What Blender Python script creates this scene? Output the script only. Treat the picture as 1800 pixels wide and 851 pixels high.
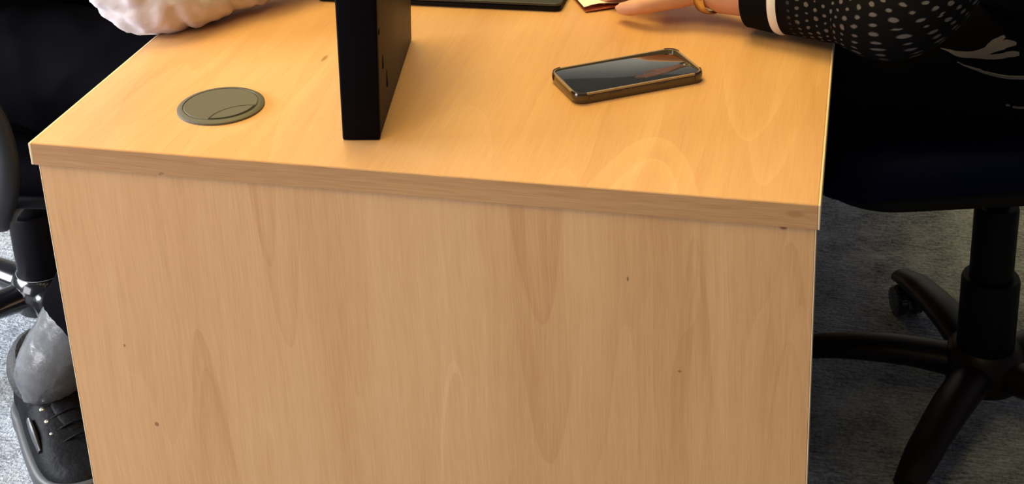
import bpy, bmesh, math, random
from mathutils import Vector, Matrix, Euler, noise as mnoise

for o in list(bpy.data.objects):
    bpy.data.objects.remove(o, do_unlink=True)
SC = bpy.context.scene
C = SC.collection
random.seed(7)
PI = math.pi

# ------------------------------------------------------------------ camera
CAM = (0.82363442, -1.20083439, 1.37602989)
PITCH, YAW, ROLL, FPX = 0.3610983987, -0.3070527336, -0.0660172876, 2581.034
PX, PY = -154.136, -408.937            # principal point offset (the photo is the lower part of a frame)
def cam_axes():
    fwd = Vector((math.sin(YAW)*math.cos(PITCH), math.cos(YAW)*math.cos(PITCH), -math.sin(PITCH)))
    right = Vector((math.cos(YAW), -math.sin(YAW), 0)); up = right.cross(fwd)
    r2 = right*math.cos(ROLL)+up*math.sin(ROLL); u2 = -right*math.sin(ROLL)+up*math.cos(ROLL)
    return r2, u2, fwd
r_, u_, f_ = cam_axes()
cd = bpy.data.cameras.new('camera'); cam = bpy.data.objects.new('camera', cd); C.objects.link(cam)
M = Matrix((r_, u_, -f_)).transposed().to_4x4(); M.translation = Vector(CAM)
cam.matrix_world = M
cd.sensor_fit = 'HORIZONTAL'; cd.sensor_width = 36.0; cd.lens = FPX/1800*36
cd.shift_x = -PX/1800; cd.shift_y = PY/1800
cd.clip_start = 0.02; cd.clip_end = 60
SC.camera = cam

# ------------------------------------------------------------------ light
SC.view_settings.view_transform = 'Standard'; SC.view_settings.look = 'None'
SC.view_settings.gamma = 1.0; SC.view_settings.use_curve_mapping = False
SC.view_settings.exposure = 0.0
w = bpy.data.worlds.new('world'); SC.world = w; w.use_nodes = True
bg = w.node_tree.nodes['Background']; bg.inputs[0].default_value = (0.92, 0.95, 1.0, 1); bg.inputs[1].default_value = 0.12
def area(name, loc, target, sx, sy, power, col):
    l = bpy.data.lights.new(name, 'AREA'); l.shape = 'RECTANGLE'; l.size = sx; l.size_y = sy; l.energy = power; l.color = col
    o = bpy.data.objects.new(name, l); C.objects.link(o); o.location = loc
    o.rotation_euler = (Vector(target)-Vector(loc)).to_track_quat('-Z', 'Y').to_euler(); return o
area('ceiling_light', (0.08, 0.80, 2.8), (0.20, 0.45, 0.73), 1.3, 1.2, 48, (1.0, 0.75, 0.24))
area('ceiling_light', (0.2, -0.9, 2.8), (0.4, 0.2, 0.73), 1.3, 1.2, 27, (1.0, 0.78, 0.32))  # added fill panel, unseen, softens the shadow beside the computer
area('ceiling_light', (-1.2, 2.6, 2.7), (0.2, 0.6, 0.73), 1.2, 0.8, 14, (1.0, 0.78, 0.30))
area('window_light', (-2.0, -2.0, 1.0), (0.2, 0.0, 0.3), 1.5, 1.3, 49, (0.93, 0.93, 1.0))
area('side_window_light', (-2.0, 0.10, 1.10), (-0.6, 0.5, 0.0), 1.3, 0.9, 130, (0.92, 0.96, 1.0))

# ------------------------------------------------------------------ materials
def node_mat(name):
    m = bpy.data.materials.new(name); m.use_nodes = True
    nt = m.node_tree; b = nt.nodes['Principled BSDF']
    return m, nt, b
def srgb(r, g, b):
    f = lambda c: (c/255/12.92) if c/255 <= 0.04045 else ((c/255+0.055)/1.055)**2.4
    return (f(r), f(g), f(b), 1)
class NT:
    """tiny helper for math chains"""
    def __init__(s, nt): s.nt = nt
    def n(s, t, **k):
        x = s.nt.nodes.new(t)
        for a, v in k.items(): setattr(x, a, v)
        return x
    def put(s, sock, v):
        if isinstance(v, (int, float)): sock.default_value = v
        elif isinstance(v, (tuple, list)): sock.default_value = v
        else: s.nt.links.new(v, sock)
    def m(s, op, a, b=0.0, c=None, clamp=False):
        x = s.n('ShaderNodeMath', operation=op); x.use_clamp = clamp
        s.put(x.inputs[0], a); s.put(x.inputs[1], b)
        if c is not None: s.put(x.inputs[2], c)
        return x.outputs[0]
    def noise(s, vec, scale=1.0, detail=2.0, rough=0.5):
        x = s.n('ShaderNodeTexNoise'); s.put(x.inputs['Vector'], vec)
        x.inputs['Scale'].default_value = scale; x.inputs['Detail'].default_value = detail; x.inputs['Roughness'].default_value = rough
        return x.outputs['Fac']
    def comb(s, a, b, c=0.0):
        x = s.n('ShaderNodeCombineXYZ'); s.put(x.inputs[0], a); s.put(x.inputs[1], b); s.put(x.inputs[2], c); return x.outputs[0]
    def mix(s, fac, a, b):
        x = s.n('ShaderNodeMix', data_type='RGBA'); s.put(x.inputs[0], fac); s.put(x.inputs[6], a); s.put(x.inputs[7], b); return x.outputs[2]
    def rng(s, v, a, b, c, d):
        x = s.n('ShaderNodeMapRange'); s.put(x.inputs[0], v)
        for i, q in enumerate((a, b, c, d)): x.inputs[i+1].default_value = q
        return x.outputs[0]
    def bump(s, h, strength, dist, b):
        x = s.n('ShaderNodeBump'); s.put(x.inputs['Height'], h); x.inputs['Strength'].default_value = strength; x.inputs['Distance'].default_value = dist
        s.nt.links.new(x.outputs[0], b.inputs['Normal'])

def simple(name, col, rough=0.5, spec=0.5, metal=0.0, nscale=0, namp=0.0, bump=0.0, coat=0.0, sheen=0.0):
    m, nt, b = node_mat(name); h = NT(nt)
    b.inputs['Roughness'].default_value = rough; b.inputs['Specular IOR Level'].default_value = spec
    b.inputs['Metallic'].default_value = metal; b.inputs['Coat Weight'].default_value = coat
    b.inputs['Sheen Weight'].default_value = sheen
    if nscale:
        tc = h.n('ShaderNodeTexCoord').outputs['Object']
        f = h.noise(tc, nscale, 4)
        k = 1-namp; c2 = tuple(min(1, c*(1+namp)) for c in col[:3])+(1,); c1 = tuple(c*k for c in col[:3])+(1,)
        nt.links.new(h.mix(f, c1, c2), b.inputs['Base Color'])
        if bump: h.bump(f, bump, 0.004, b)
    else: b.inputs['Base Color'].default_value = col
    return m

def wood(name, axes, off, feats, c_dark, c_mid, c_light, rough, seed, marks=(), fibre=1.0, arc=1.0):
    """beech laminate: axes = which object axes run across / along the grain"""
    m, nt, b = node_mat(name); h = NT(nt)
    tc = h.n('ShaderNodeTexCoord').outputs['Object']; sp = h.n('ShaderNodeSeparateXYZ'); nt.links.new(tc, sp.inputs[0])
    u = h.m('ADD', sp.outputs[axes[0]], off[0]); v = h.m('ADD', sp.outputs[axes[1]], off[1])
    # gentle waviness of the grain
    wob = h.noise(h.comb(h.m('MULTIPLY', u, 3.0), h.m('MULTIPLY', v, 2.2), seed), 1.0, 2)
    uw = h.m('ADD', u, h.m('MULTIPLY', h.m('SUBTRACT', wob, 0.5), 0.035))
    tone = h.noise(h.comb(h.m('MULTIPLY', uw, 13), h.m('MULTIPLY', v, 0.9), seed+3), 1.0, 3)
    fib = h.noise(h.comb(h.m('MULTIPLY', uw, 230), h.m('MULTIPLY', v, 5.0), seed+5), 1.0, 3, 0.6)
    fine = h.noise(h.comb(h.m('MULTIPLY', uw, 900), h.m('MULTIPLY', v, 26.0), seed+6), 1.0, 1)
    hgt = h.noise(h.comb(h.m('MULTIPLY', uw, 6.0), h.m('MULTIPLY', v, 0.75), seed+8), 1.0, 2)
    rings = h.m('FRACT', h.m('MULTIPLY', hgt, 15.0))
    rings = h.m('MULTIPLY', h.m('SUBTRACT', rings, 0.5), h.rng(h.noise(h.comb(h.m('MULTIPLY', u, 4), h.m('MULTIPLY', v, 2), seed+9), 1.0, 1), 0.42, 0.62, 0, 1))
    s = h.m('ADD', h.m('MULTIPLY', h.m('SUBTRACT', tone, 0.5), 1.25), h.m('MULTIPLY', h.m('SUBTRACT', fib, 0.5), 0.62*fibre))
    s = h.m('ADD', s, h.m('MULTIPLY', h.m('SUBTRACT', fine, 0.5), 0.75*fibre))
    s = h.m('ADD', s, h.m('MULTIPLY', rings, 0.26*arc))
    for (u0, v0, d, k, wid, amp) in feats:
        k *= 3.0; wid *= 0.8          # cathedral figures: tip (u0, v0), opening along -d
        du = h.m('SUBTRACT', uw, u0)
        a2 = h.m('MULTIPLY', h.m('MULTIPLY', du, du), k)
        q = h.m('SUBTRACT', h.m('MULTIPLY', h.m('SUBTRACT', v0, v), d), a2)
        g = h.m('SQRT', h.m('ADD', 1.0, h.m('MULTIPLY', h.m('MULTIPLY', du, du), 4*k*k)))
        q = h.m('DIVIDE', q, g)
        edge = h.rng(q, -0.0007, 0.0007, 0, 1)
        dec = h.m('EXPONENT', h.m('MULTIPLY', h.m('ABSOLUTE', q), -1/wid))
        lim = h.rng(h.m('MULTIPLY', h.m('SUBTRACT', v0, v), d), 0.10, 0.24, 1, 0)
        t = h.m('MULTIPLY', h.m('MULTIPLY', edge, dec), lim)
        s = h.m('ADD', s, h.m('MULTIPLY', t, amp))
    fac = h.m('ADD', h.m('MULTIPLY', s, 0.8), 0.5, clamp=True)
    cr = h.n('ShaderNodeValToRGB'); nt.links.new(fac, cr.inputs[0])
    e = cr.color_ramp.elements; e[0].position = 0.0; e[0].color = c_dark; e[1].position = 1.0; e[1].color = c_light
    x = e.new(0.5); x.color = c_mid
    col = cr.outputs[0]
    for (mu, mv, ru, rv, mc) in marks:               # small knots and scuffs with a shape of their own
        a = h.m('DIVIDE', h.m('SUBTRACT', u, mu), ru); c = h.m('DIVIDE', h.m('SUBTRACT', v, mv), rv)
        d2 = h.m('ADD', h.m('MULTIPLY', a, a), h.m('MULTIPLY', c, c))
        col = h.mix(h.rng(d2, 0.3, 1.2, 0.8, 0), col, mc)
    nt.links.new(col, b.inputs['Base Color'])
    b.inputs['Roughness'].default_value = rough; b.inputs['Specular IOR Level'].default_value = 0.35
    h.bump(fib, 0.03, 0.001, b)
    return m

def carpet_mat():
    m, nt, b = node_mat('grey_blue_carpet'); h = NT(nt)
    tc = h.n('ShaderNodeTexCoord').outputs['Object']
    a = h.noise(tc, 14, 3); c = h.noise(tc, 170, 3, 0.7)
    mp = h.n('ShaderNodeMapping'); mp.inputs['Scale'].default_value = (40, 210, 60); mp.inputs['Rotation'].default_value = (0, 0, 0.5)
    nt.links.new(tc, mp.inputs[0]); d = h.noise(mp.outputs[0], 1, 3, 0.7)
    f = h.m('ADD', h.m('MULTIPLY', c, 0.5), h.m('MULTIPLY', d, 0.5))
    f = h.m('ADD', h.m('MULTIPLY', h.m('SUBTRACT', f, 0.5), 2.6), h.m('MULTIPLY', a, 1.0), clamp=True)
    nt.links.new(h.mix(f, srgb(62, 68, 80), srgb(200, 206, 216)), b.inputs['Base Color'])
    b.inputs['Roughness'].default_value = 0.95; b.inputs['Specular IOR Level'].default_value = 0.1
    h.bump(f, 0.7, 0.006, b); return m

def crochet_mat():
    """black open knit: rows of small holes showing the greyish lining"""
    m, nt, b = node_mat('black_crochet'); h = NT(nt)
    uv = h.n('ShaderNodeUVMap').outputs[0]; sp = h.n('ShaderNodeSeparateXYZ')
    wn = h.n('ShaderNodeTexNoise'); nt.links.new(uv, wn.inputs['Vector']); wn.inputs['Scale'].default_value = 45
    va = h.n('ShaderNodeVectorMath', operation='SUBTRACT'); nt.links.new(wn.outputs['Color'], va.inputs[0]); va.inputs[1].default_value = (.5, .5, .5)
    vs = h.n('ShaderNodeVectorMath', operation='SCALE'); nt.links.new(va.outputs[0], vs.inputs[0]); vs.inputs['Scale'].default_value = 0.0075
    vb = h.n('ShaderNodeVectorMath', operation='ADD'); nt.links.new(uv, vb.inputs[0]); nt.links.new(vs.outputs[0], vb.inputs[1])
    nt.links.new(vb.outputs[0], sp.inputs[0])
    U, V = sp.outputs[0], sp.outputs[1]
    pu, pv = 0.0118, 0.0108
    row = h.m('FLOOR', h.m('DIVIDE', V, pv)); odd = h.m('MULTIPLY', h.m('MODULO', row, 2.0), 0.5)
    fu = h.m('SUBTRACT', h.m('FRACT', h.m('ADD', h.m('DIVIDE', U, pu), odd)), 0.5)
    fv = h.m('SUBTRACT', h.m('FRACT', h.m('DIVIDE', V, pv)), 0.5)
    d = h.m('SQRT', h.m('ADD', h.m('MULTIPLY', fu, fu), h.m('MULTIPLY', h.m('MULTIPLY', fv, fv), 1.1)))
    sz = h.rng(h.noise(uv, 70, 1), 0.3, 0.7, 0.12, 0.30)
    hole = h.m('SUBTRACT', 1.0, h.m('SMOOTH_MIN', 1.0, h.rng(h.m('SUBTRACT', d, sz), -0.05, 0.05, 0, 1), 0.01), clamp=True)
    hole = h.m('MULTIPLY', hole, h.rng(V, 0.052, 0.075, 0.0, 1.0))      # the plain cuff has no holes
    nt.links.new(h.mix(hole, (0.0035, 0.003, 0.0035, 1), srgb(98, 92, 92)), b.inputs['Base Color'])
    b.inputs['Roughness'].default_value = 0.9; b.inputs['Specular IOR Level'].default_value = 0.1
    h.bump(h.m('SUBTRACT', 1.0, hole), 0.6, 0.003, b); return m

def skin_mat(name, col):
    m, nt, b = node_mat(name); h = NT(nt)
    tc = h.n('ShaderNodeTexCoord').outputs['Object']; f = h.noise(tc, 60, 4)
    c1 = tuple(c*0.8 for c in col[:3])+(1,)
    nt.links.new(h.mix(f, c1, col), b.inputs['Base Color'])
    b.inputs['Roughness'].default_value = 0.5; b.inputs['Subsurface Weight'].default_value = 0.15
    b.inputs['Subsurface Radius'].default_value = (0.01, 0.004, 0.002); b.inputs['Subsurface Scale'].default_value = 0.5
    h.bump(f, 0.2, 0.002, b); return m

def leaflet_mat(name, cols, seed):
    m, nt, b = node_mat(name); h = NT(nt)
    tc = h.n('ShaderNodeTexCoord').outputs['Object']; mp = h.n('ShaderNodeMapping'); nt.links.new(tc, mp.inputs[0]); mp.inputs['Location'].default_value = (seed, seed, 0)
    f = h.noise(mp.outputs[0], 22, 2)
    cr = h.n('ShaderNodeValToRGB'); nt.links.new(f, cr.inputs[0]); e = cr.color_ramp.elements
    e[0].position = 0.3; e[0].color = cols[0]; e[1].position = 0.7; e[1].color = cols[-1]
    for i, c in enumerate(cols[1:-1]):
        x = e.new(0.3+0.4*(i+1)/(len(cols)-1)); x.color = c
    nt.links.new(cr.outputs[0], b.inputs['Base Color']); b.inputs['Roughness'].default_value = 0.45; return m

# ------------------------------------------------------------------ mesh tools
def catmull(pts, per=8):
    P = [Vector(p) for p in pts]
    out = []
    for i in range(len(P)-1):
        p0 = P[max(i-1, 0)]; p1 = P[i]; p2 = P[i+1]; p3 = P[min(i+2, len(P)-1)]
        for k in range(per):
            t = k/per
            out.append(0.5*((2*p1)+(p2-p0)*t+(2*p0-5*p1+4*p2-p3)*t*t+(3*p1-p0-3*p2+p3)*t**3))
    out.append(P[-1]); return out
def lerp_list(vals, per=8):
    out = []
    for i in range(len(vals)-1):
        for k in range(per):
            t = k/per; t = t*t*(3-2*t)
            out.append(vals[i]*(1-t)+vals[i+1]*t)
    out.append(vals[-1]); return out

class MB:
    def __init__(s): s.v = []; s.f = []; s.uv = {}
    def add(s, V, F, uv=None):
        o = len(s.v); s.v += [Vector(v) for v in V]
        for i, f in enumerate(F):
            if uv: s.uv[len(s.f)] = uv[i]
            s.f.append([o+k for k in f])
        return s
    def bm(s, b, M=None):
        V = [(M @ v.co) if M else v.co.copy() for v in b.verts]; b.verts.index_update()
        F = [[v.index for v in f.verts] for f in b.faces]; b.free(); return s.add(V, F)
    def box(s, lo, hi, bev=0.0, seg=2, M=None):
        b = bmesh.new(); bmesh.ops.create_cube(b, size=1.0)
        lo, hi = Vector(lo), Vector(hi)
        for v in b.verts: v.co = Vector([(lo[i]+hi[i])/2+v.co[i]*(hi[i]-lo[i]) for i in range(3)])
        if bev: bmesh.ops.bevel(b, geom=list(b.edges), offset=bev, segments=seg, affect='EDGES', profile=0.5)
        return s.bm(b, M)
    def prism(s, outline, z0, z1, bev=0.0, seg=2, M=None):
        b = bmesh.new(); n = len(outline)
        lo = [b.verts.new((x, y, z0)) for x, y in outline]; hi = [b.verts.new((x, y, z1)) for x, y in outline]
        b.faces.new(list(reversed(lo))); b.faces.new(hi)
        for i in range(n): b.faces.new((lo[i], lo[(i+1) % n], hi[(i+1) % n], hi[i]))
        bmesh.ops.recalc_face_normals(b, faces=b.faces)
        if bev:
            ed = [e for e in b.edges if abs(e.verts[0].co.z-e.verts[1].co.z) < 1e-6]
            bmesh.ops.bevel(b, geom=ed, offset=bev, segments=seg, affect='EDGES', profile=0.5)
        return s.bm(b, M)
    def lathe(s, prof, n=32, M=None):
        V = []; F = []
        for (r, z) in prof:
            for k in range(n):
                a = 2*PI*k/n; V.append(Vector((r*math.cos(a), r*math.sin(a), z)))
        m = len(prof)
        for i in range(m-1):
            for k in range(n):
                F.append([i*n+k, i*n+(k+1) % n, (i+1)*n+(k+1) % n, (i+1)*n+k])
        F.append(list(reversed(range(n)))); F.append([(m-1)*n+k for k in range(n)])
        if M: V = [M @ v for v in V]
        return s.add(V, F)
    def loft(s, path, rx, ry=None, n=20, up=(0, 0, 1), caps=True, per=8, pert=None, smooth=True):
        """tube along path; rx across (side), ry along 'up'"""
        ry = ry or rx
        if smooth: P = catmull(path, per); RX = lerp_list(rx, per); RY = lerp_list(ry, per)
        else: P = [Vector(p) for p in path]; RX = rx; RY = ry
        up = Vector(up); L = 0.0; V = []; F = []; UV = []; rows = []; prev = None
        for i, p in enumerate(P):
            t = (P[min(i+1, len(P)-1)]-P[max(i-1, 0)]).normalized()
            if i: L += (p-P[i-1]).length
            a = t.cross(up)
            if a.length < 0.15: a = prev if prev is not None else t.cross(Vector((1, 0.2, 0)))
            a = (a-t*a.dot(t)).normalized(); prev = a.copy(); c = a.cross(t).normalized()
            rows.append(L)
            for k in range(n):
                th = 2*PI*k/n
                g = pert(th, L) if pert else 1.0
                V.append(p+a*(math.cos(th)*RX[i]*g)+c*(math.sin(th)*RY[i]*g))
        m = len(P); R = sum(rx)/len(rx)
        for i in range(m-1):
            for k in range(n):
                F.append([i*n+k, i*n+(k+1) % n, (i+1)*n+(k+1) % n, (i+1)*n+k])
                u0 = k/n*2*PI*R; u1 = (k+1)/n*2*PI*R
                UV.append([(u0, rows[i]), (u1, rows[i]), (u1, rows[i+1]), (u0, rows[i+1])])
        if caps:
            F.append(list(reversed(range(n)))); UV.append([(0, 0)]*n)
            F.append([(m-1)*n+k for k in range(n)]); UV.append([(0, rows[-1])]*n)
        return s.add(V, F, UV)
    def ball(s, c, r, sc=(1, 1, 1), M=None, seg=20):
        b = bmesh.new(); bmesh.ops.create_uvsphere(b, u_segments=seg, v_segments=seg//2+2, radius=r)
        c = Vector(c)
        for v in b.verts: v.co = c+Vector((v.co.x*sc[0], v.co.y*sc[1], v.co.z*sc[2]))
        return s.bm(b, M)
    def torus(s, c, R, r, M=None, n=32, m=10, sx=1.0, sy=1.0):
        V = []; F = []
        for i in range(n):
            a = 2*PI*i/n
            for j in range(m):
                q = 2*PI*j/m
                V.append(Vector(c)+Vector(((R+r*math.cos(q))*math.cos(a)*sx, (R+r*math.cos(q))*math.sin(a)*sy, r*math.sin(q))))
        for i in range(n):
            for j in range(m):
                F.append([i*m+j, ((i+1) % n)*m+j, ((i+1) % n)*m+(j+1) % m, i*m+(j+1) % m])
        if M: V = [M @ v for v in V]
        return s.add(V, F)

def wmat(o):
    m = o.matrix_basis.copy()
    return wmat(o.parent) @ m if o.parent else m
def build(name, mb, mat, parent=None, world=False, smooth=True, angle=35, remesh=0.0, relax=0, sub=0):
    """link the collected shapes as ONE mesh object (world=True: shapes were given in world coordinates)"""
    me = bpy.data.meshes.new(name)
    V = mb.v
    if world and parent is not None:
        inv = wmat(parent).inverted(); V = [inv @ v for v in V]
    me.from_pydata([tuple(v) for v in V], [], mb.f)
    if mb.uv and len(mb.uv) == len(mb.f):
        ul = me.uv_layers.new(name='UVMap'); i = 0
        for fi, p in enumerate(me.polygons):
            for k in range(len(p.vertices)): ul.data[p.loop_start+k].uv = mb.uv[fi][k]
    b = bmesh.new(); b.from_mesh(me); bmesh.ops.recalc_face_normals(b, faces=b.faces); b.to_mesh(me); b.free()
    o = bpy.data.objects.new(name, me); C.objects.link(o)
    if remesh or sub:
        if remesh:
            md = o.modifiers.new('r', 'REMESH'); md.mode = 'VOXEL'; md.voxel_size = remesh
            if relax:
                ms = o.modifiers.new('s', 'SMOOTH'); ms.factor = 0.5; ms.iterations = relax
        if sub:
            ms = o.modifiers.new('u', 'SUBSURF'); ms.levels = sub
        dg = bpy.context.evaluated_depsgraph_get(); dg.update()
        me2 = bpy.data.meshes.new_from_object(o.evaluated_get(dg)); o.modifiers.clear(); o.data = me2; me2.name = name; me = me2
    if mat: me.materials.clear(); me.materials.append(mat)
    if smooth:
        for p in me.polygons: p.use_smooth = True
        if not remesh: me.set_sharp_from_angle(angle=math.radians(angle))
    if parent is not None: o.parent = parent
    return o
def thing(name, label, cat, loc=(0, 0, 0), rz=0.0, group=None):
    o = bpy.data.objects.new(name, None); C.objects.link(o); o.location = loc; o.rotation_euler = (0, 0, rz)
    o.empty_display_size = 0.1; return tag(o, label, cat, group)
def tag(o, label, cat, group=None):
    o['label'] = label; o['category'] = cat
    if group: o['group'] = group
    return o
def wrinkle(o, amp, scale, seed=0.0, stretch=(1, 1, 1)):
    me = o.data; M = wmat(o)
    ns = [v.normal.copy() for v in me.vertices]
    for v, n in zip(me.vertices, ns):
        q = M @ v.co; q = Vector((q.x*stretch[0], q.y*stretch[1], q.z*stretch[2]))*scale+Vector((seed, seed*2, -seed))
        t = mnoise.noise(q); t2 = mnoise.noise(q*2.3)
        v.co += n*amp*((1-abs(t)*2.2)*0.7+t2*0.4)
    me.update()

# ------------------------------------------------------------------ palette
M_black_plastic = simple('black_plastic', (0.004, 0.0035, 0.005, 1), 0.5, 0.12)
M_bezel = simple('matt_black_bezel', (0.0025, 0.002, 0.0035, 1), 0.6, 0.05)
M_black_gloss = simple('glossy_black_plastic', (0.008, 0.008, 0.010, 1), 0.16, 0.6, coat=0.5)
M_dark_brown_metal = simple('dark_powder_coat', (0.007, 0.004, 0.004, 1), 0.42, 0.2)
M_black_cloth = simple('black_cloth', (0.0030, 0.0028, 0.0040, 1), 0.9, 0.04, nscale=40, namp=0.3, bump=0.2)
M_trouser = simple('black_trouser_cloth', (0.0020, 0.0018, 0.0030, 1), 0.85, 0.02, nscale=25, namp=0.3, bump=0.25)
M_seat_black = simple('black_seat_fabric', (0.003, 0.003, 0.005, 1), 0.9, 0.03, nscale=300, namp=0.3, bump=0.2)
M_seat_navy = simple('navy_seat_fabric', (0.003, 0.0045, 0.022, 1), 0.9, 0.03, nscale=300, namp=0.3, bump=0.2)
M_grey_plastic = simple('dark_grey_plastic', (0.016, 0.018, 0.022, 1), 0.45, 0.3)
M_pale_glint = simple('pale_glint', (0.62, 0.64, 0.66, 1), 0.3, 0.5, 0.6)  # pale colour imitating the glints on a glossy black chair hub
M_white_cotton = simple('white_cotton', srgb(205, 194, 197), 0.85, 0.2, nscale=60, namp=0.03, bump=0.15)
M_white_trim = simple('white_trim', srgb(238, 232, 230), 0.7, 0.2)
M_gold = simple('gold_metal', srgb(214, 186, 130), 0.28, 0.5, 0.9)
M_silver = simple('silver_metal', srgb(205, 208, 200), 0.22, 0.5, 0.9)
M_dial = simple('pale_dial', srgb(214, 222, 208), 0.25, 0.5)
M_skin_pink = skin_mat('skin_fair', srgb(228, 170, 146))
M_skin_tan = skin_mat('skin_tan', srgb(205, 150, 120))
M_hair = simple('dark_hair', (0.01, 0.007, 0.005, 1), 0.5, 0.4, nscale=90, namp=0.5, bump=0.5)
M_grommet = simple('olive_grey_plastic', srgb(92, 90, 82), 0.5, 0.35)
M_grommet_dark = simple('grommet_seam', srgb(52, 48, 42), 0.7, 0.2)

WC = dict(c_dark=srgb(200, 148, 101), c_mid=srgb(216, 167, 119), c_light=srgb(229, 184, 138))

# ------------------------------------------------------------------ floor
floor = MB(); floor.add([(-4, -2.6, 0), (4.5, -2.6, 0), (4.5, 5, 0), (-4, 5, 0)], [[0, 1, 2, 3]])
fo = build('floor', floor, carpet_mat(), smooth=False); fo['kind'] = 'structure'

wb = MB(); wb.box((-4, 3.6, 0), (4.5, 3.7, 2.8))
wo = build('wall_back', wb, simple('pale_wall_paint', srgb(205, 206, 204), 0.8, 0.2, nscale=30, namp=0.02), smooth=False); wo['kind'] = 'structure'
bs = MB(); bs.box((-4, 3.582, 0), (4.5, 3.6, 0.09), 0.004, 2)
bo = build('baseboard_back', bs, simple('grey_skirting', srgb(150, 152, 154), 0.6, 0.3)); bo['kind'] = 'structure'

# ------------------------------------------------------------------ desk
T, TH, DW, DL = 0.73, 0.025, 0.80, 1.60
desk = thing('desk', 'beech laminate office desk with round cable grommet, seen from its end panel', 'desk', (0.4, 0.8, 0))
OFF = {0: 0.4, 1: 0.8, 2: 0.0}
top_feats = [(0.637, 0.115, 1, 14, 0.022, 0.34), (0.640, 0.068, 1, 22, 0.016, 0.34), (0.556, 0.034, 1, 25, 0.012, 0.22),
             (0.722, 0.120, -1, 40, 0.012, 0.30), (0.745, 0.03, -1, 60, 0.014, 0.26), (0.075, 0.055, -1, 25, 0.02, -0.20), (0.43, 0.16, 1, 14, 0.02, 0.16)]
m_top = wood('beech_desktop', (0, 1), (0.4, 0.8), top_feats, rough=0.36, seed=1.7, arc=0.9, fibre=0.75, **WC,
             marks=((0.235, 0.262, 0.003, 0.010, srgb(150, 104, 62)), (0.262, 0.245, 0.002, 0.004, srgb(160, 112, 66))))
pan_feats = [(0.261, 0.608, -1, 150, 0.030, -0.26), (0.274, 0.512, -1, 90, 0.03, -0.26), (0.534, 0.573, -1, 60, 0.04, -0.30), (0.540, 0.408, -1, 55, 0.05, -0.30),
             (0.444, 0.520, 1, 110, 0.02, 0.34), (0.446, 0.505, 1, 110, 0.05, -0.26), (0.167, 0.522, 1, 90, 0.05, -0.30), (0.170, 0.475, 1, 100, 0.04, -0.22),
             (0.685, 0.686, 1, 160, 0.02, -0.26), (0.688, 0.652, 1, 200, 0.02, -0.18), (0.772, 0.689, 1, 90, 0.02, -0.24), (0.774, 0.585, 1, 100, 0.03, -0.2), (0.345, 0.46, -1, 120, 0.03, -0.16)]
m_pan = wood('beech_end_panel', (0, 2), (0.4, 0.0), pan_feats, rough=0.42, seed=4.2, arc=0.8, fibre=1.0, **WC,
             marks=((0.100, 0.391, 0.003, 0.003, srgb(130, 84, 52)), (0.768, 0.7045, 0.004, 0.004, srgb(110, 58, 32)), (0.626, 0.634, 0.0012, 0.003, srgb(130, 88, 56)), (0.675, 0.537, 0.002, 0.0015, srgb(140, 96, 62)), (0.075, 0.49, 0.0015, 0.002, srgb(130, 84, 52))))
EC = dict(c_dark=srgb(166, 120, 80), c_mid=srgb(185, 139, 96), c_light=srgb(203, 158, 113))
m_edge = wood('beech_edge_band', (2, 0), (0.0, 0.4), [], rough=0.45, seed=8.1, arc=0.3, fibre=1.5, **EC,
              marks=((0.7075, 0.151, 0.0012, 0.0030, srgb(140, 100, 66)), (0.7195, 0.778, 0.0035, 0.009, srgb(168, 124, 80)), (0.7055, 0.1485, 0.0012, 0.0016, srgb(120, 84, 50))))
m_side = wood('beech_side_band', (2, 1), (0.0, 0.8), [], rough=0.4, seed=5.1, arc=0.2, fibre=0.6, c_dark=srgb(222, 192, 156), c_mid=srgb(232, 206, 172), c_light=srgb(240, 216, 186))
top = build('desktop', MB().box((0.0035, 0.0018, T-TH), (DW-0.0022, DL-0.0018, T), 0.0006, 1), m_top, desk, world=False)
for v in top.data.vertices: v.co -= Vector((0.4, 0.8, 0))
def dpart(name, mb, mat, par=desk, **k): return build(name, mb, mat, par, world=True, **k)
dpart('edge_band', MB().box((0.0035, 0.0, T-TH), (DW-0.0022, 0.0018, T-0.0003), 0.0005, 1), m_edge, top)
dpart('edge_band', MB().box((0.0, DL-0.0018, T-TH), (DW, DL, T-0.0003), 0.0005, 1), m_edge, top)
dpart('edge_band', MB().box((0.0, 0.0, T-TH), (0.0035, DL-0.0018, T), 0.0009, 2), m_side, top)
dpart('edge_band', MB().box((DW-0.0022, 0.0, T-TH), (DW, DL-0.0018, T), 0.0007, 2), m_side, top)
endp = dpart('end_panel', MB().box((0.0082, 0.003, 0.0), (DW-0.0042, 0.028, T-TH), 0.0006, 1), m_pan)
dpart('edge_band', MB().box((0.0066, 0.003, 0.0), (0.0082, 0.028, T-TH), 0.0005, 1), m_side, endp)
dpart('edge_band', MB().box((DW-0.0042, 0.003, 0.0), (DW-0.003, 0.028, T-TH), 0.0004, 1), m_side, endp)
dpart('end_panel', MB().box((0.0068, DL-0.028, 0.0), (DW-0.003, DL-0.003, T-TH), 0.0008, 1), m_pan)
dpart('modesty_panel', MB().box((0.391, 0.028, 0.12), (0.409, DL-0.028, T-TH), 0.0006, 1), m_pan)  # hidden from view; carried low to block light leaking under the desk
# cable grommet let into the top
GC = Vector((0.1685, 0.1165, T)); GR = 0.0475
grom = dpart('cable_grommet', MB().lathe([(GR*0.95, -0.001), (GR, 0.0), (GR, 0.0022), (GR-0.002, 0.0036), (GR*0.875, 0.0040), (GR*0.865, 0.0028)], 56, Matrix.Translation(GC)), M_grommet)
grom['label'] = 'olive grey round plastic grommet'
dpart('lid', MB().lathe([(GR*0.845, 0.0005), (GR*0.845, 0.0036), (GR*0.83, 0.0042), (0.0005, 0.0044)], 56, Matrix.Translation(GC)), M_grommet, grom)
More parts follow.
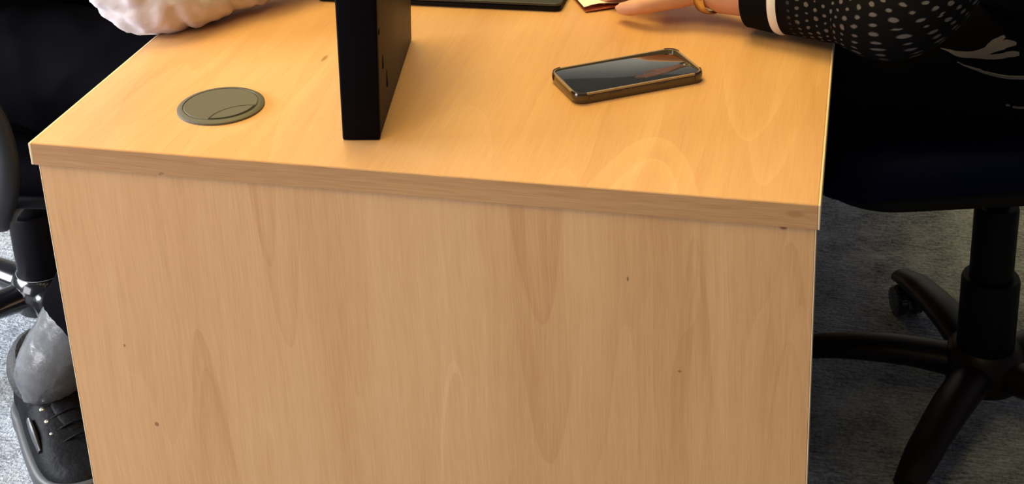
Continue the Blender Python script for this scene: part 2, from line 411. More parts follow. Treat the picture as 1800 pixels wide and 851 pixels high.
# lens-shaped cable flap outlined by a seam on the near right of the lid
def lens(c, ang, R, off, wid=None):
    pts = []
    a0 = math.acos(off/R)
    for k in range(25):
        a = -a0+2*a0*k/24; pts.append((R*math.cos(a), R*math.sin(a)))
    for k in range(1, 24):
        a = a0-2*a0*k/24; pts.append((2*off-R*math.cos(a)*1.0+0.0, R*math.sin(a)))
    ca, sa = math.cos(ang), math.sin(ang)
    return [(c.x+x*ca-y*sa, c.y+x*sa+y*ca) for x, y in pts]
fl_ang = math.radians(-42)
dpart('flap_seam', MB().prism(lens(GC, fl_ang, GR*0.835, GR*0.60), T+0.0043, T+0.00475), M_grommet_dark, grom)
sh = GC+Vector((math.cos(fl_ang), math.sin(fl_ang), 0))*0.0006
dpart('cable_flap', MB().prism(lens(sh, fl_ang, GR*0.80, GR*0.60), T+0.0043, T+0.0050, 0.0002, 1), M_grommet, grom)

# ------------------------------------------------------------------ slim desktop computer standing on edge
pc_rz = math.radians(9.8)
pc = thing('desktop_computer', 'slim black desktop computer case standing upright on the desk', 'computer', (0.3285, 0.0575, T+0.0004), pc_rz)
m_pcside = simple('pc_side_metal', (0.020, 0.016, 0.0135, 1), 0.5, 0.16, 0.1, nscale=260, namp=0.15)
PW, PD, PH = 0.0385, 0.271, 0.29
build('case', MB().box((0.0006, 0.010, 0.0), (PW-0.0006, PD, PH), 0.0018, 2), m_pcside, pc)
fb = build('front_bezel', MB().box((0, 0, 0.0), (PW, 0.0105, PH), 0.0022, 3), M_bezel, pc)
for po in (fb, [c for c in C.objects if c.name.startswith('case')][0]):      # the sides splay a little towards the top
    for v in po.data.vertices: v.co.x += v.co.z*(0.030+0.018*(v.co.x/PW))
m_slot = simple('slot_black', (0.002, 0.002, 0.002, 1), 0.9, 0.1)
def slot(y, z, w_, h_, tilt=0):
    Mx = Matrix.Translation((PW-0.0006+0.047*z, y, z)) @ Matrix.Rotation(tilt, 4, 'X')
    build('lock_slot', MB().box((-0.001, -w_/2, -h_/2), (0.0006, w_/2, h_/2), 0.0004, 1, M=Mx), m_slot, pc)
slot(0.036, 0.071, 0.0065, 0.014); slot(0.062, 0.042, 0.0035, 0.020); slot(0.016, 0.112, 0.006, 0.006); slot(0.195, 0.092, 0.010, 0.018)

# ------------------------------------------------------------------ mobile phone in a smoky clear case
ph_rz = math.radians(33.0)
phone = thing('mobile_phone', 'dark mobile phone lying face up in a smoky amber bumper case on the desk', 'phone', (0.588, 0.2475, T+0.0003), ph_rz)
def rrect(L, W_, r, n=8):
    pts = []
    for cx, cy, a0 in ((L/2-r, W_/2-r, 0), (-L/2+r, W_/2-r, PI/2), (-L/2+r, -W_/2+r, PI), (L/2-r, -W_/2+r, 1.5*PI)):
        for k in range(n+1):
            a = a0+PI/2*k/n; pts.append((cx+r*math.cos(a), cy+r*math.sin(a)))
    return pts
m_amber, nt, b = node_mat('smoky_amber_plastic'); h = NT(nt)
b.inputs['Base Color'].default_value = (0.040, 0.020, 0.008, 1); b.inputs['Roughness'].default_value = 0.12; b.inputs['Specular IOR Level'].default_value = 0.7; b.inputs['Coat Weight'].default_value = 0.5
m_rim = simple('clear_rim_plastic', (0.30, 0.20, 0.09, 1), 0.15, 0.8, coat=0.6)
m_screen = simple('phone_glass', (0.016, 0.016, 0.016, 1), 0.04, 0.9, coat=0.8)
PL, PWd, PHt = 0.1490, 0.0765, 0.0118
case = MB(); out = rrect(PL, PWd, 0.0125); n = len(out)
case.prism(out, 0.0, 0.0100, 0.0012, 2)
cs = build('bumper_case', case, m_amber, phone)
rim = MB(); o1 = rrect(PL-0.0008, PWd-0.0008, 0.0122); o2 = rrect(PL-0.0052, PWd-0.0052, 0.0100)
V = [(x, y, 0.0098) for x, y in o1]+[(x, y, PHt) for x, y in o1]+[(x, y, PHt) for x, y in o2]+[(x, y, 0.0098) for x, y in o2]
F = []
for a in range(3):
    for k in range(n): F.append([a*n+k, a*n+(k+1) % n, (a+1)*n+(k+1) % n, (a+1)*n+k])
rim.add(V, F); build('rim', rim, m_rim, cs)
for sx in (1, -1):
    for sy in (1, -1):
        cc = MB(); arcp = []
        for k in range(9):
            a = PI/2*k/8; arcp.append(((PL/2-0.0125+0.0118*math.cos(a))*sx, (PWd/2-0.0125+0.0118*math.sin(a))*sy, 0.0075))
        cc.loft(arcp, [0.0018]*9, [0.0052]*9, n=10, per=2)
        build('corner_bumper', cc, m_amber, cs)
build('screen', MB().prism(rrect(PL-0.0058, PWd-0.0058, 0.0095), 0.0098, 0.0110, 0.0004, 2), m_screen, phone)
for x0, l in ((-0.036, 0.014), (-0.060, 0.006), (0.018, 0.010)):
    build('side_button', MB().box((x0, -PWd/2-0.0006, 0.0045), (x0+l, -PWd/2+0.001, 0.0080), 0.0004, 2), m_amber, phone)

# ------------------------------------------------------------------ closed laptop behind
m_lap_top = simple('laptop_lid_grey', (0.030, 0.030, 0.032, 1), 0.4, 0.5)
lap = thing('laptop', 'thin black closed laptop lying flat behind the upright computer case', 'laptop', (0.3185, 0.565, T+0.0003), 0.0)
build('base', MB().prism(rrect(0.317, 0.250, 0.008), 0.0008, 0.0065, 0.0012, 2), M_black_plastic, lap)
build('lid', MB().prism(rrect(0.317, 0.250, 0.008), 0.0072, 0.0105, 0.0010, 2), m_lap_top, lap)
build('hinge', MB().box((-0.12, 0.118, 0.006), (0.12, 0.126, 0.008), 0.0005, 1), M_black_plastic, lap)
for sx in (-1, 1):
    for sy in (-1, 1):
        build('rubber_foot', MB().lathe([(0.005, 0), (0.005, 0.001)], 16, Matrix.Translation((sx*0.13, sy*0.1, 0))), M_black_plastic, lap)

# ------------------------------------------------------------------ leaflet slip under the hand
lf = thing('leaflet', 'pale printed paper slip with red back lying under the hand with the watch', 'leaflet', (0.508, 0.441, T+0.0003), math.radians(28))
def sheet(L, W_, off, lift, curl, nx=14, ny=8):
    mb = MB(); V = []; F = []
    for layer in (0, 1):
        for i in range(nx+1):
            for j in range(ny+1):
                x = off[0]+L*i/nx; y = off[1]+W_*j/ny
                z = lift+curl*math.exp(-((i/nx-0.12)/0.16)**2)*(1-0.5*j/ny)+0.0012*math.sin(5*i/nx+j/ny)+(0.0004 if layer else 0)
                V.append((x, y, z))
    st = ny+1; N = (nx+1)*st
    for i in range(nx):
        for j in range(ny):
            a = i*st+j; F.append([a, a+st, a+st+1, a+1]); F.append([N+a, N+a+1, N+a+st+1, N+a+st])
    for i in range(nx):
        F.append([i*st, N+i*st, N+(i+1)*st, (i+1)*st]); F.append([i*st+ny, (i+1)*st+ny, N+(i+1)*st+ny, N+i*st+ny])
    for j in range(ny):
        F.append([j, j+1, N+j+1, N+j]); F.append([nx*st+j, N+nx*st+j, N+nx*st+j+1, nx*st+j+1])
    return mb.add(V, F)
build('back_page', sheet(0.13, 0.062, (0, 0), 0.0015, 0.0), leaflet_mat('red_print', [srgb(140, 52, 38), srgb(176, 88, 64)], 3), lf)
build('front_page', sheet(0.131, 0.062, (-0.0008, 0.0040), 0.0040, 0.0040), leaflet_mat('pale_print', [srgb(226, 186, 220), srgb(244, 236, 226), srgb(250, 244, 236), srgb(206, 186, 230)], 1.3), lf)

# ------------------------------------------------------------------ office chairs
def chair(label, loc, rz, leg_ang, seat_mat, low_mat, base_mat, loop_arms, seat_h=0.43, leg_len=0.29, hub_h=0.10, seat_l=0.49, ring_mat=M_black_plastic):
    """local frame: +x is where the sitter faces, origin on the floor under the column; leg angles are local"""
    t = thing('office_chair', label, 'chair', loc, rz)
    build('gas_column', MB().lathe([(0.024, hub_h-0.03), (0.040, hub_h), (0.040, hub_h+0.125), (0.038, hub_h+0.13), (0.030, hub_h+0.13), (0.030, hub_h+0.24), (0.028, hub_h+0.245), (0.016, hub_h+0.245), (0.016, seat_h-0.035)], 32), M_black_plastic, t)
    build('hub', MB().lathe([(0.030, hub_h-0.055), (0.052, hub_h-0.045), (0.058, hub_h-0.01), (0.050, hub_h+0.012), (0.044, hub_h+0.018)], 32), base_mat, t)
    build('column_ring', MB().torus((0, 0, hub_h+0.016), 0.0425, 0.0022, n=36, m=8), ring_mat, t)
    for a in leg_ang:
        Mz = Matrix.Rotation(a, 4, 'Z')
        path = [(0.03, 0, hub_h-0.018), (0.12, 0, hub_h-0.012), (0.22, 0, hub_h-0.022), (leg_len, 0, hub_h-0.042)]
        mb = MB(); mb.loft(path, [0.030, 0.028, 0.025, 0.020], [0.024, 0.020, 0.016, 0.012], n=16)
        mb.v = [Mz @ v for v in mb.v]
        lg = build('base_leg', mb, base_mat, t)
        cx = leg_len-0.012; cas = MB()
        for sy in (-1, 1):
            cas.lathe([(0.006, 0), (0.022, 0.001), (0.0255, 0.004), (0.0255, 0.014), (0.022, 0.018), (0.006, 0.019)], 24,
                      Mz @ Matrix.Translation((cx-0.008, sy*0.004+(0 if sy > 0 else -0.0), 0.0255)) @ Matrix.Rotation(-sy*PI/2, 4, 'X'))
        cas.lathe([(0.008, 0.020), (0.012, 0.030), (0.012, hub_h-0.048), (0.006, hub_h-0.044)], 16, Mz @ Matrix.Translation((cx, 0, 0)))
        build('caster', cas, M_black_gloss, lg)
    # under-seat mechanism and lever
    build('seat_mechanism', MB().box((-0.10, -0.07, seat_h-0.055), (0.10, 0.07, seat_h-0.012), 0.01, 3), M_black_plastic, t)
    lv = MB(); lv.loft([(0.03, -0.06, seat_h-0.03), (0.03, -0.16, seat_h-0.034), (0.03, -0.22, seat_h-0.04)], [0.005, 0.005, 0.009], n=10); build('height_lever', lv, M_black_plastic, t)
    # contoured seat: plastic shell below, cushion above
    def pad(z0, z1, L, W_, r, bev):
        mb = MB(); mb.prism([(x+(L-0.48)/2, y) for x, y in rrect(L, W_, r, 10)], z0, z1, bev, 5); return mb
    build('seat_pan', pad(seat_h-0.014, seat_h+0.012, seat_l-0.02, 0.425, 0.085, 0.010), low_mat, t)
    so = build('seat_cushion', pad(seat_h+0.010, seat_h+0.064, seat_l, 0.445, 0.09, 0.026), seat_mat, t)
    for v in so.data.vertices:                       # waterfall front edge
        if v.co.x > 0.10: v.co.z -= 0.6*(v.co.x-0.10)**2
    bk = MB(); bk.loft([(-0.245, 0, seat_h+0.14), (-0.262, 0, seat_h+0.25), (-0.268, 0, seat_h+0.40), (-0.285, 0, seat_h+0.54)], [0.19, 0.215, 0.21, 0.16], [0.026, 0.032, 0.032, 0.022], n=28, up=(1, 0, 0.0))
    build('backrest', bk, seat_mat, t)
    sp = MB(); sp.loft([(-0.09, 0, seat_h-0.03), (-0.24, 0, seat_h-0.02), (-0.305, 0, seat_h+0.07), (-0.300, 0, seat_h+0.32)], [0.03, 0.03, 0.03, 0.028], [0.010]*4, n=14); build('back_support', sp, M_black_plastic, t)
    if loop_arms:
        for sy in (-1, 1):
            y = sy*0.275; ar = MB()
            pts = [(0.06, sy*0.10, seat_h-0.025), (0.07, y-sy*0.03, seat_h-0.015), (0.105, y, seat_h+0.05), (0.115, y, seat_h+0.12), (0.095, y, seat_h+0.19), (0.02, y, seat_h+0.215), (-0.12, y, seat_h+0.20), (-0.16, y, seat_h+0.11), (-0.09, y, seat_h+0.02), (0.0, y-sy*0.04, seat_h-0.02), (0.0, sy*0.10, seat_h-0.025)]
            ar.loft(pts, [0.019]*len(pts), [0.013]*len(pts), n=12, up=(0, 1, 0.05)); build('armrest', ar, M_grey_plastic, t)
    return t
r2 = math.radians
# angles measured in the world, turned into the chair's own frame
rc_rz = PI+r2(16); lc_rz = r2(8)
chair('black office chair on wheels with dark navy seat to the right of the desk', (1.023, 0.760, 0), rc_rz,
      [r2(a)-rc_rz for a in (112, 177, 248, 322, 38)], M_seat_navy, M_black_plastic, M_dark_brown_metal, False, seat_h=0.470, seat_l=0.545)
chair('black office chair with looped grey armrests to the left of the desk', (-0.475, 0.670, 0), lc_rz,
      [r2(a)-lc_rz for a in (238, 310, 22, 94, 166)], M_seat_black, M_black_plastic, M_black_gloss, True, seat_h=0.375, hub_h=0.115, ring_mat=M_pale_glint)  # pale ring added as a painted glint on the black hub

# ------------------------------------------------------------------ people
def hand(mb, wrist, direction, palm_up, side, curl=0.5):
    """palm + five bent fingers; side = +1 thumb on the +cross side"""
    d = Vector(direction).normalized(); upv = Vector(palm_up); s = d.cross(upv).normalized()*side; upv = s.cross(d).normalized()*side
    if upv.dot(Vector(palm_up)) < 0: upv = -upv
    W0 = Vector(wrist)
    mb.loft([W0-d*0.02, W0+d*0.012, W0+d*0.05, W0+d*0.088], [0.026, 0.030, 0.040, 0.040], [0.021, 0.019, 0.016, 0.012], n=16, up=upv)
    for i, (o, L) in enumerate(((-0.029, 0.064), (-0.010, 0.080), (0.010, 0.084), (0.029, 0.074))):   # little .. index
        b0 = W0+d*0.080+s*o; fd = (d+s*o*2.5).normalized(); a = 0.15; pts = [b0]; p = b0
        for seg in (0.45, 0.32, 0.23):
            dirv = fd*math.cos(a)-upv*math.sin(a); p = p+dirv*L*seg; pts.append(p.copy()); a += curl*0.55
        mb.loft([b0-d*0.012]+pts, [0.0095, 0.0092, 0.0086, 0.0078, 0.0062], n=10, up=upv, per=4)
    tb = W0+d*0.025+s*0.026; t1 = tb+(d*0.7+s*0.75-upv*0.15).normalized()*0.038; t2 = t1+(d*0.95+s*0.25-upv*0.25).normalized()*0.030; t3 = t2+(d-upv*0.2).normalized()*0.024
    mb.loft([tb-s*0.018, tb, t1, t2, t3], [0.014, 0.0145, 0.0115, 0.0105, 0.0075], n=10, up=upv, per=4)

def figure(root, J, skin, face_dir):
    """one continuous body surface: tubes and forms fused by a voxel skin"""
    mb = MB(); fd = Vector(face_dir).normalized()
    sd = Vector((-fd.y, fd.x, 0))
    mb.loft([J['pelvis']-Vector((0, 0, .08)), J['pelvis'], J['waist'], J['chest'], J['neckb']], [0.13, 0.155, 0.13, 0.155, 0.06], [0.10, 0.115, 0.095, 0.105, 0.06], n=24, up=fd)
    mb.loft([J['neckb']-Vector((0, 0, .04)), J['neckb'], J['head']-Vector((0, 0, .06))], [0.065, 0.055, 0.055], n=16, up=fd)
    h0 = J['head']
    mb.ball(h0+Vector((0, 0, .035)), 0.09, (0.98, 0.98, 1.05)); mb.ball(h0+fd*0.025+Vector((0, 0, -.04)), 0.07, (0.95, 0.95, 1.15))
    mb.ball(h0+fd*0.098+Vector((0, 0, -.012)), 0.016, (1, 1, 1.3)); mb.ball(h0+fd*0.083+Vector((0, 0, -.055)), 0.022, (0.8, 1, 0.6))
    for q in (1, -1):
        mb.ball(h0+sd*0.088*q, 0.024, (0.7, 0.7, 1.25))
        s3, e3, w3 = J['sh%d' % q], J['el%d' % q], J['wr%d' % q]
        mb.loft([J['chest'], s3, (s3+e3)/2, e3, e3*0.6+w3*0.4, e3*0.25+w3*0.75, w3], [0.07, 0.050, 0.037, 0.031, 0.031, 0.028, 0.026], n=16, per=5)
        hd = J['hd%d' % q]; hand(mb, J['wr%d' % q], hd, (0, 0, 1), J['ts%d' % q], 0.45)
        mb.loft([J['hip%d' % q], (J['hip%d' % q]+J['kn%d' % q])/2, J['kn%d' % q], (J['kn%d' % q]*0.62+J['an%d' % q]*0.38), J['an%d' % q]], [0.085, 0.078, 0.058, 0.053, 0.036], n=18, up=(0.3, 0.9, 0.1))
        ft = J['ft%d' % q]; a = J['an%d' % q]
        mb.loft([Vector((a.x, a.y, 0.062))-ft*0.03, Vector((a.x, a.y, 0.060))+ft*0.04, Vector((a.x, a.y, 0.048))+ft*0.10], [0.024, 0.028, 0.024], [0.022, 0.020, 0.010], n=14)
    o = build('body', mb, skin, root, world=True, remesh=0.0055, relax=3)
    # eyes and mouth stay with the body's head as small forms
    return o
def hair_cap(root, J, face_dir, long_):
    fd = Vector(face_dir).normalized(); h0 = J['head']; mb = MB()
    mb.ball(h0+Vector((0, 0, .048))-fd*0.014, 0.098, (1, 1, 1.02))
    mb.ball(h0-fd*0.045+Vector((0, 0, -0.02)), 0.085, (1, 1, 1.15 if not long_ else 1.7))
    build('hair', mb, M_hair, root, world=True, remesh=0.006, relax=4)
def eyes(root, J, face_dir):
    fd = Vector(face_dir).normalized(); sd = Vector((-fd.y, fd.x, 0)); mat = simple('eye_white', (0.7, 0.7, 0.7, 1), 0.2)
    for q in (1, -1):
        build('eye', MB().ball(J['head']+fd*0.079+sd*0.031*q+Vector((0, 0, 0.008)), 0.012), mat, root, world=True)

def sneaker(parent, ankle, fwd, mats, S=1.05):
    f = Vector((fwd[0], fwd[1], 0)).normalized(); s = Vector((-f.y, f.x, 0)); A = Vector((ankle[0], ankle[1], 0))
    P = lambda x, y, z: A+(f*x+s*(y*1.28)+Vector((0, 0, z)))*S
    hw = lambda x: max(0.0, (0.043+0.007*math.sin(max(0, min(1, (x+0.02)/0.20))*PI*0.75))*math.sqrt(max(0.0, 1-max(0, (x-0.10)/0.098)**2.6))*math.sqrt(max(0.0, 1-max(0, (-0.03-x)/0.062)**2.6)))
    xs = [-0.092+0.29*k/44 for k in range(45)]; xs[0] += 0.0005; xs[-1] -= 0.0005
    # sole: outline swept up with a rounded wall
    so = MB(); outl = [(x, hw(x)+0.006) for x in xs]+[(x, -hw(x)-0.006) for x in reversed(xs)]
    b = MB().prism(outl, 0.0, 0.032, 0.006, 3)
    so.add([P(v.x, v.y, v.z+(0.014*max(0, (v.x-0.12)/0.08)**2)) for v in b.v], b.f)
    up = MB(); V = []; F = []; nn = 22
    top = lambda x: 0.112-0.010*max(0, x+0.02)/0.06 if x < 0.03 else 0.0945-0.040*((x-0.03)/0.125) if x < 0.155 else 0.0545-0.022*((x-0.155)/0.043)**2
    for x in xs:
        w_ = hw(x)+0.001; h_ = top(x)-0.026
        for k in range(nn):
            a = PI*k/(nn-1); c, q = math.cos(a), math.sin(a)
            V.append(P(x, w_*math.copysign(abs(c)**0.75, c)*(1-0.12*q), 0.026+h_*q**0.72))
    for i in range(len(xs)-1):
        for k in range(nn-1): F.append([i*nn+k, i*nn+k+1, (i+1)*nn+k+1, (i+1)*nn+k])
        F.append([i*nn, (i+1)*nn, (i+1)*nn+nn-1, i*nn+nn-1])
    F.append(list(range(nn))); F.append([(len(xs)-1)*nn+k for k in reversed(range(nn))])
    up.add(V, F)
    shoe = build('shoe', up, mats['upper'], parent, world=True, sub=1); shoe['label'] = 'black lace-up trainer with grey sole rim'
    build('sole', so, mats['sole'], shoe, world=True)
    col = MB(); ring = []
    for k in range(25):
        a = 2*PI*k/24; x = -0.018+0.052*math.cos(a); y = 0.034*math.sin(a)
        ring.append(P(x, y, 0.100-0.012*(x+0.018)/0.056+0.006*max(0, -math.cos(a))))
    col.loft(ring, [0.0175]*25, [0.024]*25, n=12, per=2); build('collar', col, mats['collar'], shoe, world=True)
    tg = MB(); tg.loft([P(0.028, 0, 0.093), P(0.06, 0, 0.083), P(0.105, 0, 0.067)], [0.022, 0.022, 0.017], [0.006, 0.005, 0.004], n=14); build('tongue', tg, mats['upper'], shoe, world=True)
    for i in range(4):
        x = 0.050+0.022*i; z = top(x)
        lc = MB(); lc.loft([P(x, 0.024, z-0.006), P(x+0.003, 0.0, z+0.003), P(x, -0.024, z-0.006)], [0.0020]*3, [0.0015]*3, n=8); build('lace', lc, mats['upper'], shoe, world=True)
        for q in (1, -1):
            build('eyelet', MB().ball(P(x, 0.0255*q, z-0.007), 0.0045, (1, 1, 0.6)), mats['eyelet'], shoe, world=True)
    for q in (1, -1):                                    # overlay panel on each side
        st = MB(); st.loft([P(0.05, q*(hw(0.05)*0.86), 0.070), P(0.075, q*(hw(0.075)*0.86), 0.064), P(0.105, q*(hw(0.105)*0.86), 0.052)], [0.004, 0.005, 0.003], [0.007, 0.009, 0.006], n=12)
        build('side_overlay', st, mats['over'], shoe, world=True)
    return shoe
SH = dict(upper=simple('trainer_upper', (0.003, 0.003, 0.0045, 1), 0.55, 0.08, nscale=120, namp=0.3, bump=0.3), sole=simple('trainer_sole', (0.040, 0.041, 0.044, 1), 0.5, 0.4),
          collar=simple('trainer_collar', (0.030, 0.030, 0.032, 1), 0.7, 0.3, nscale=180, namp=0.5, bump=0.5), eyelet=M_silver, over=simple('trainer_overlay', (0.035, 0.036, 0.042, 1), 0.35, 0.5))
M_stocking = simple('shiny_grey_stocking', (0.070, 0.072, 0.078, 1), 0.30, 0.9, nscale=70, namp=0.5, bump=0.35, coat=0.2)

def vd(d): return {k: (Vector(v) if isinstance(v, tuple) else v) for k, v in d.items()}
def N(v): return Vector(v).normalized()
# --- left sitter, white shirt, leaning on the desk (faces +x); index -1 is the near side
LJ = vd(dict(pelvis=(-.49, .69, .585), waist=(-.44, .68, .79), chest=(-.28, .65, .99), neckb=(-.18, .63, 1.11), head=(-.10, .63, 1.25),
     sh1=(-.215, .83, 1.03), el1=(-.05, .88, .80), wr1=(.155, .80, .785), hd1=(1, -.35, -.02), ts1=1,
     **{'sh-1': (-.160, .445, 1.03), 'el-1': (-.022, .307, .777), 'wr-1': (.150, .487, .792), 'hd-1': (.62, .76, -.05), 'ts-1': -1}))
LJ.update(vd({'hip1': (-.47, .79, .55), 'kn1': (-.07, .80, .555), 'an1': (-.06, .80, .10), 'ft1': N((1, 0.05, 0)),
              'hip-1': (-.47, .60, .55), 'kn-1': (-.03, .515, .55), 'an-1': (-.325, .436, .12), 'ft-1': N((.71, -.70, 0))}))
# --- right sitter, black crochet cardigan (faces -x); index 1 is the near side
RJ = vd(dict(pelvis=(1.07, .745, .665), waist=(1.06, .72, .80), chest=(1.02, .67, 1.01), neckb=(.97, .645, 1.15), head=(.91, .64, 1.29),
     sh1=(1.015, .475, 1.04), el1=(.868, .370, .788), wr1=(.666, .428, .770), hd1=(-1, .55, -.09), ts1=-1,
     **{'sh-1': (1.01, .86, 1.04), 'el-1': (.80, .90, .797), 'wr-1': (.62, .81, .965), 'hd-1': (-.35, -.25, .9), 'ts-1': 1}))  # far arm, out of view, raised to darken the phone glass reflection
RJ.update(vd({'hip1': (1.06, .655, .638), 'kn1': (.66, .625, .605), 'an1': (.66, .615, .10), 'ft1': N((-1, 0, 0)),
              'hip-1': (1.06, .835, .638), 'kn-1': (.66, .86, .605), 'an-1': (.66, .86, .10), 'ft-1': N((-1, .05, 0))}))

def trousers(root, J, name, mat, fd, amp=0.006):
    mb = MB(); fd = Vector(fd)
    mb.loft([J['pelvis']-Vector((0, 0, .095)), J['pelvis'], J['waist']+Vector((0, 0, .0))], [0.155, 0.178, 0.150], [0.125, 0.135, 0.115], n=28, up=fd)
    for q in (1, -1):
        hp, kn, an = J['hip%d' % q], J['kn%d' % q], J['an%d' % q]
        mb.loft([hp, (hp+kn)/2, kn, kn*0.65+an*0.35, kn*0.20+an*0.80], [0.104, 0.096, 0.076, 0.070, 0.066], n=22, up=(0.3, 0.9, 0.1))
    o = build(name, mb, mat, root, world=True, remesh=0.008, relax=3); wrinkle(o, amp, 11, 2.0); return o
def top_garment(root, J, name, mat, fd, near, amp, sleeve_near=True):
    mb = MB()
    mb.loft([J['waist']-Vector((0, 0, .10)), J['waist'], J['chest'], J['neckb']+Vector((0, 0, -.01))], [0.186, 0.172, 0.180, 0.075], [0.150, 0.138, 0.130, 0.075], n=28, up=fd)
    for q in (1, -1):
        s_, e_, w_ = J['sh%d' % q], J['el%d' % q], J['wr%d' % q]
        if q == near and not sleeve_near: mb.loft([J['chest'], s_, s_*0.6+e_*0.4], [0.085, 0.078, 0.062], n=20)
        else: mb.loft([J['chest'], s_, (s_+e_)/2, e_, e_*0.1+w_*0.9], [0.085, 0.076, 0.066, 0.058, 0.043], n=20)
    o = build(name, mb, mat, root, world=True, remesh=0.007, relax=3); wrinkle(o, amp, 12, 5.0); return o

left = thing('person', 'person in white shirt and black trousers leaning on the left side of the desk', 'person', (-0.49, 0.69, 0))
figure(left, LJ, M_skin_tan, (1, -0.1, -0.1)); hair_cap(left, LJ, (1, -0.1, 0), False); eyes(left, LJ, (1, -0.1, 0))
trousers(left, LJ, 'trousers', M_trouser, (1, 0, 0), 0.008)
top_garment(left, LJ, 'shirt', M_white_cotton, (1, 0, .2), -1, 0.007, sleeve_near=False)
# the near sleeve with soft folds gathering at the elbow
def sl_pert(th, L):
    ph = L*52+1.1*math.sin(th+0.5)+0.6*math.sin(L*23)
    ridge = 1-2*abs(math.sin(ph))**0.55
    g = 1.0+0.06*ridge*(0.5+0.5*math.sin(2*th+L*14))+0.03*math.sin(3*th+L*40)
    for l0, k, a in ((.235, .010, .10), (.268, -.014, .13), (.292, .012, .12), (.318, -.010, .13), (.350, .016, .12), (.392, -.018, .11), (.44, .014, .09), (.49, .01, .09)):
        g -= 0.7*a*math.exp(-((L-l0-k*math.sin(th*1.5+l0*40))/0.0055)**2)
    return g
e_, w_, s_ = LJ['el-1'], LJ['wr-1'], LJ['sh-1']
slv = MB(); slv.loft([s_, s_*0.5+e_*0.5+Vector((.004, -.004, -.004)), e_*0.85+s_*0.15, e_+(w_-e_)*0.10, e_+(w_-e_)*0.5, e_+(w_-e_)*0.94], [0.080, 0.072, 0.064, 0.060, 0.054, 0.044], [0.078, 0.068, 0.060, 0.052, 0.050, 0.044], n=64, per=36, pert=sl_pert, up=(0.1, 0.2, 1))
lsl = build('sleeve', slv, M_white_cotton, left, world=True); wrinkle(lsl, 0.0045, 30, 9, (1.0, 0.5, 0.9)); wrinkle(lsl, 0.0020, 80, 4, (0.8, 0.5, 1.0))
build('cuff', MB().loft([e_+(w_-e_)*0.90, e_+(w_-e_)*0.99], [0.045, 0.042], n=24, per=3), M_white_cotton, left, world=True)
sneaker(left, (LJ['an-1'].x, LJ['an-1'].y), LJ['ft-1'], SH)
sneaker(left, (LJ['an1'].x, LJ['an1'].y), LJ['ft1'], SH)
stk = MB(); an, kn = LJ['an-1'], LJ['kn-1']
stk.loft([an+Vector((0.004, -0.004, -.045)), an+Vector((0.004, -0.006, -.004)), an*0.86+kn*0.14, an*0.66+kn*0.34], [0.042, 0.055, 0.055, 0.048], n=24, up=(0.3, 0.9, 0.1))
stk_o = build('sock', stk, M_stocking, left, world=True); stk_o['label'] = 'shiny grey sock'; wrinkle(stk_o, 0.003, 40, 3)

right = thing('person', 'person in black crochet cardigan with a wristwatch sitting at the right side of the desk', 'person', (1.07, 0.745, 0))
figure(right, RJ, M_skin_pink, (-1, 0.1, -0.1)); hair_cap(right, RJ, (-1, 0.1, 0), True); eyes(right, RJ, (-1, 0.1, 0))
trousers(right, RJ, 'trousers', M_black_cloth, (-1, 0, 0), 0.005)
top_garment(right, RJ, 'cardigan', M_black_cloth, (-1, 0, .1), 1, 0.004, sleeve_near=False)
e_, w_, s_ = RJ['el1'], RJ['wr1'], RJ['sh1']
m_cro = crochet_mat()
cw = w_+(e_-w_)*0.20
rs = MB(); rs.loft([cw, cw+(e_-cw)*0.25, cw+(e_-cw)*0.65, e_+Vector((0.004, -.002, 0.0)), e_*0.55+s_*0.45, s_], [0.042, 0.0475, 0.057, 0.064, 0.070, 0.080], [0.039, 0.044, 0.050, 0.056, 0.068, 0.080], n=56, per=16, up=(0, 0, 1))
rsl = build('crochet_sleeve', rs, m_cro, right, world=True); rsl['label'] = 'black open-knit sleeve with grey holes'
t0 = cw+(e_-cw)*0.235; tdir = (e_-cw).normalized()
ts = MB(); ts.loft([t0-tdir*0.005, t0, t0+tdir*0.005], [0.0475, 0.0487, 0.0478], [0.0438, 0.0452, 0.0444], n=48, per=3, up=(0, 0, 1))
tr = build('sleeve_stripe', ts, M_white_trim, right, world=True); tr['label'] = 'white stripe round the cuff'
for q in (1, -1): sneaker(right, (RJ['an%d' % q].x, RJ['an%d' % q].y), RJ['ft%d' % q], SH)
# wristwatch
hdv = N(RJ['hd1']); wpos = w_+(e_-w_).normalized()*(-0.006)
zax = -hdv; xax = Vector((0, 0, 1)).cross(zax).normalized(); yax = zax.cross(xax)
Mw = Matrix((xax, yax, zax)).transposed().to_4x4(); Mw.translation = wpos
strap = MB(); strap.torus((0, 0, 0), 0.0285, 0.0028, n=40, m=8, M=Mw @ Matrix.Diagonal((1.03, 0.86, 2.6, 1)))
wst = build('watch_strap', strap, M_gold, right, world=True)
fa = r2(60); side = 1 if xax.y < 0 else -1
nrm = (xax*side*math.cos(fa)+yax*math.sin(fa)).normalized()
cpos = wpos+nrm*0.0275
zq = nrm.to_track_quat('Z', 'Y').to_matrix().to_4x4(); zq.translation = cpos
build('watch_case', MB().lathe([(0.012, -0.002), (0.0150, 0.0), (0.0158, 0.004), (0.0145, 0.0065), (0.0125, 0.0068)], 32, zq), M_silver, wst, world=True)
build('watch_dial', MB().lathe([(0.0125, 0.004), (0.0125, 0.0070), (0.0005, 0.0074)], 32, zq), M_dial, wst, world=True)

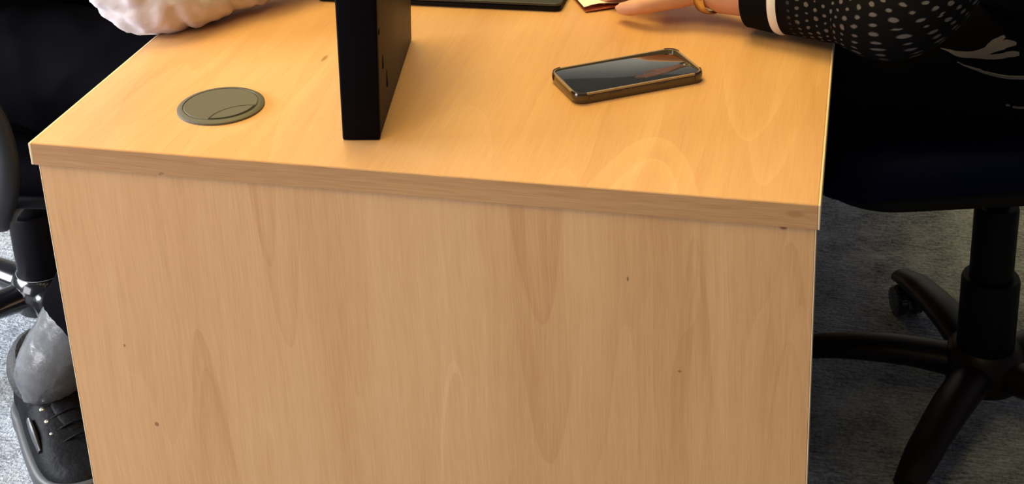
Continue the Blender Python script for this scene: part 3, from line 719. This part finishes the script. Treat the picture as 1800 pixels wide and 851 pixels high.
# white brush-stroke print on the dark trousers
def ribbon(name, host, pts, wid, mat, per=6):
    """thin raised strip that follows the cloth; pts in world coordinates"""
    Mh = wmat(host); inv = Mh.inverted(); P = catmull(pts, per); Wd = lerp_list(wid, per); V = []; F = []
    for i, p in enumerate(P):
        ok, q, nn, _ = host.closest_point_on_mesh(inv @ p)
        t = (P[min(i+1, len(P)-1)]-P[max(i-1, 0)]).normalized(); side_ = nn.cross(t).normalized()
        for k in (-1, 0, 1):
            ok, q2, n2, _ = host.closest_point_on_mesh(q+side_*Wd[i]*k)
            V.append(q2+n2*0.0022)
        for k in (-1, 0, 1):
            ok, q2, n2, _ = host.closest_point_on_mesh(q+side_*Wd[i]*k)
            V.append(q2+n2*0.0004)
    for i in range(len(P)-1):
        a, b_ = i*6, (i+1)*6
        for k in range(2):
            F.append([a+k, b_+k, b_+k+1, a+k+1]); F.append([a+3+k, a+4+k, b_+4+k, b_+3+k])
        F.append([a, a+3, b_+3, b_]); F.append([a+2, b_+2, b_+5, a+5])
    mb = MB(); mb.add([Mh @ v for v in V], F)
    o = build(name, mb, mat, right, world=True); o['label'] = 'pale brush-stroke print'
    return o
M_print = simple('pale_print_grey', srgb(112, 106, 107), 0.8, 0.1)
rt = [c for c in C.objects if c.parent is right and c.name.startswith('trousers')][0]
bpy.context.view_layer.update()
ribbon('print_stroke', rt, [(.921, .569, .654), (.948, .567, .651), (.970, .568, .654), (.985, .573, .662), (.997, .577, .670)], [.0004, .0036, .0045, .0052, .0018], M_print)
ribbon('print_stroke', rt, [(.962, .567, .651), (.982, .569, .657), (.998, .571, .663), (1.010, .571, .664)], [.0010, .0036, .0050, .0020], M_print)
ribbon('print_stroke', rt, [(.955, .566, .649), (.985, .566, .651), (1.006, .567, .655), (1.013, .566, .656)], [.0010, .0030, .0034, .0022], M_print)
ribbon('print_stroke', rt, [(.941, .562, .643), (.968, .559, .636), (.994, .555, .631), (1.019, .553, .631), (1.045, .552, .634)], [.0004, .0014, .0019, .0021, .0018], M_print)
ribbon('print_stroke', rt, [(1.003, .548, .587), (1.008, .548, .585)], [.0010, .0008], M_print)
ribbon('print_stroke', rt, [(1.012, .549, .582), (1.022, .552, .579), (1.035, .554, .575)], [.0010, .0013, .0008], M_print)
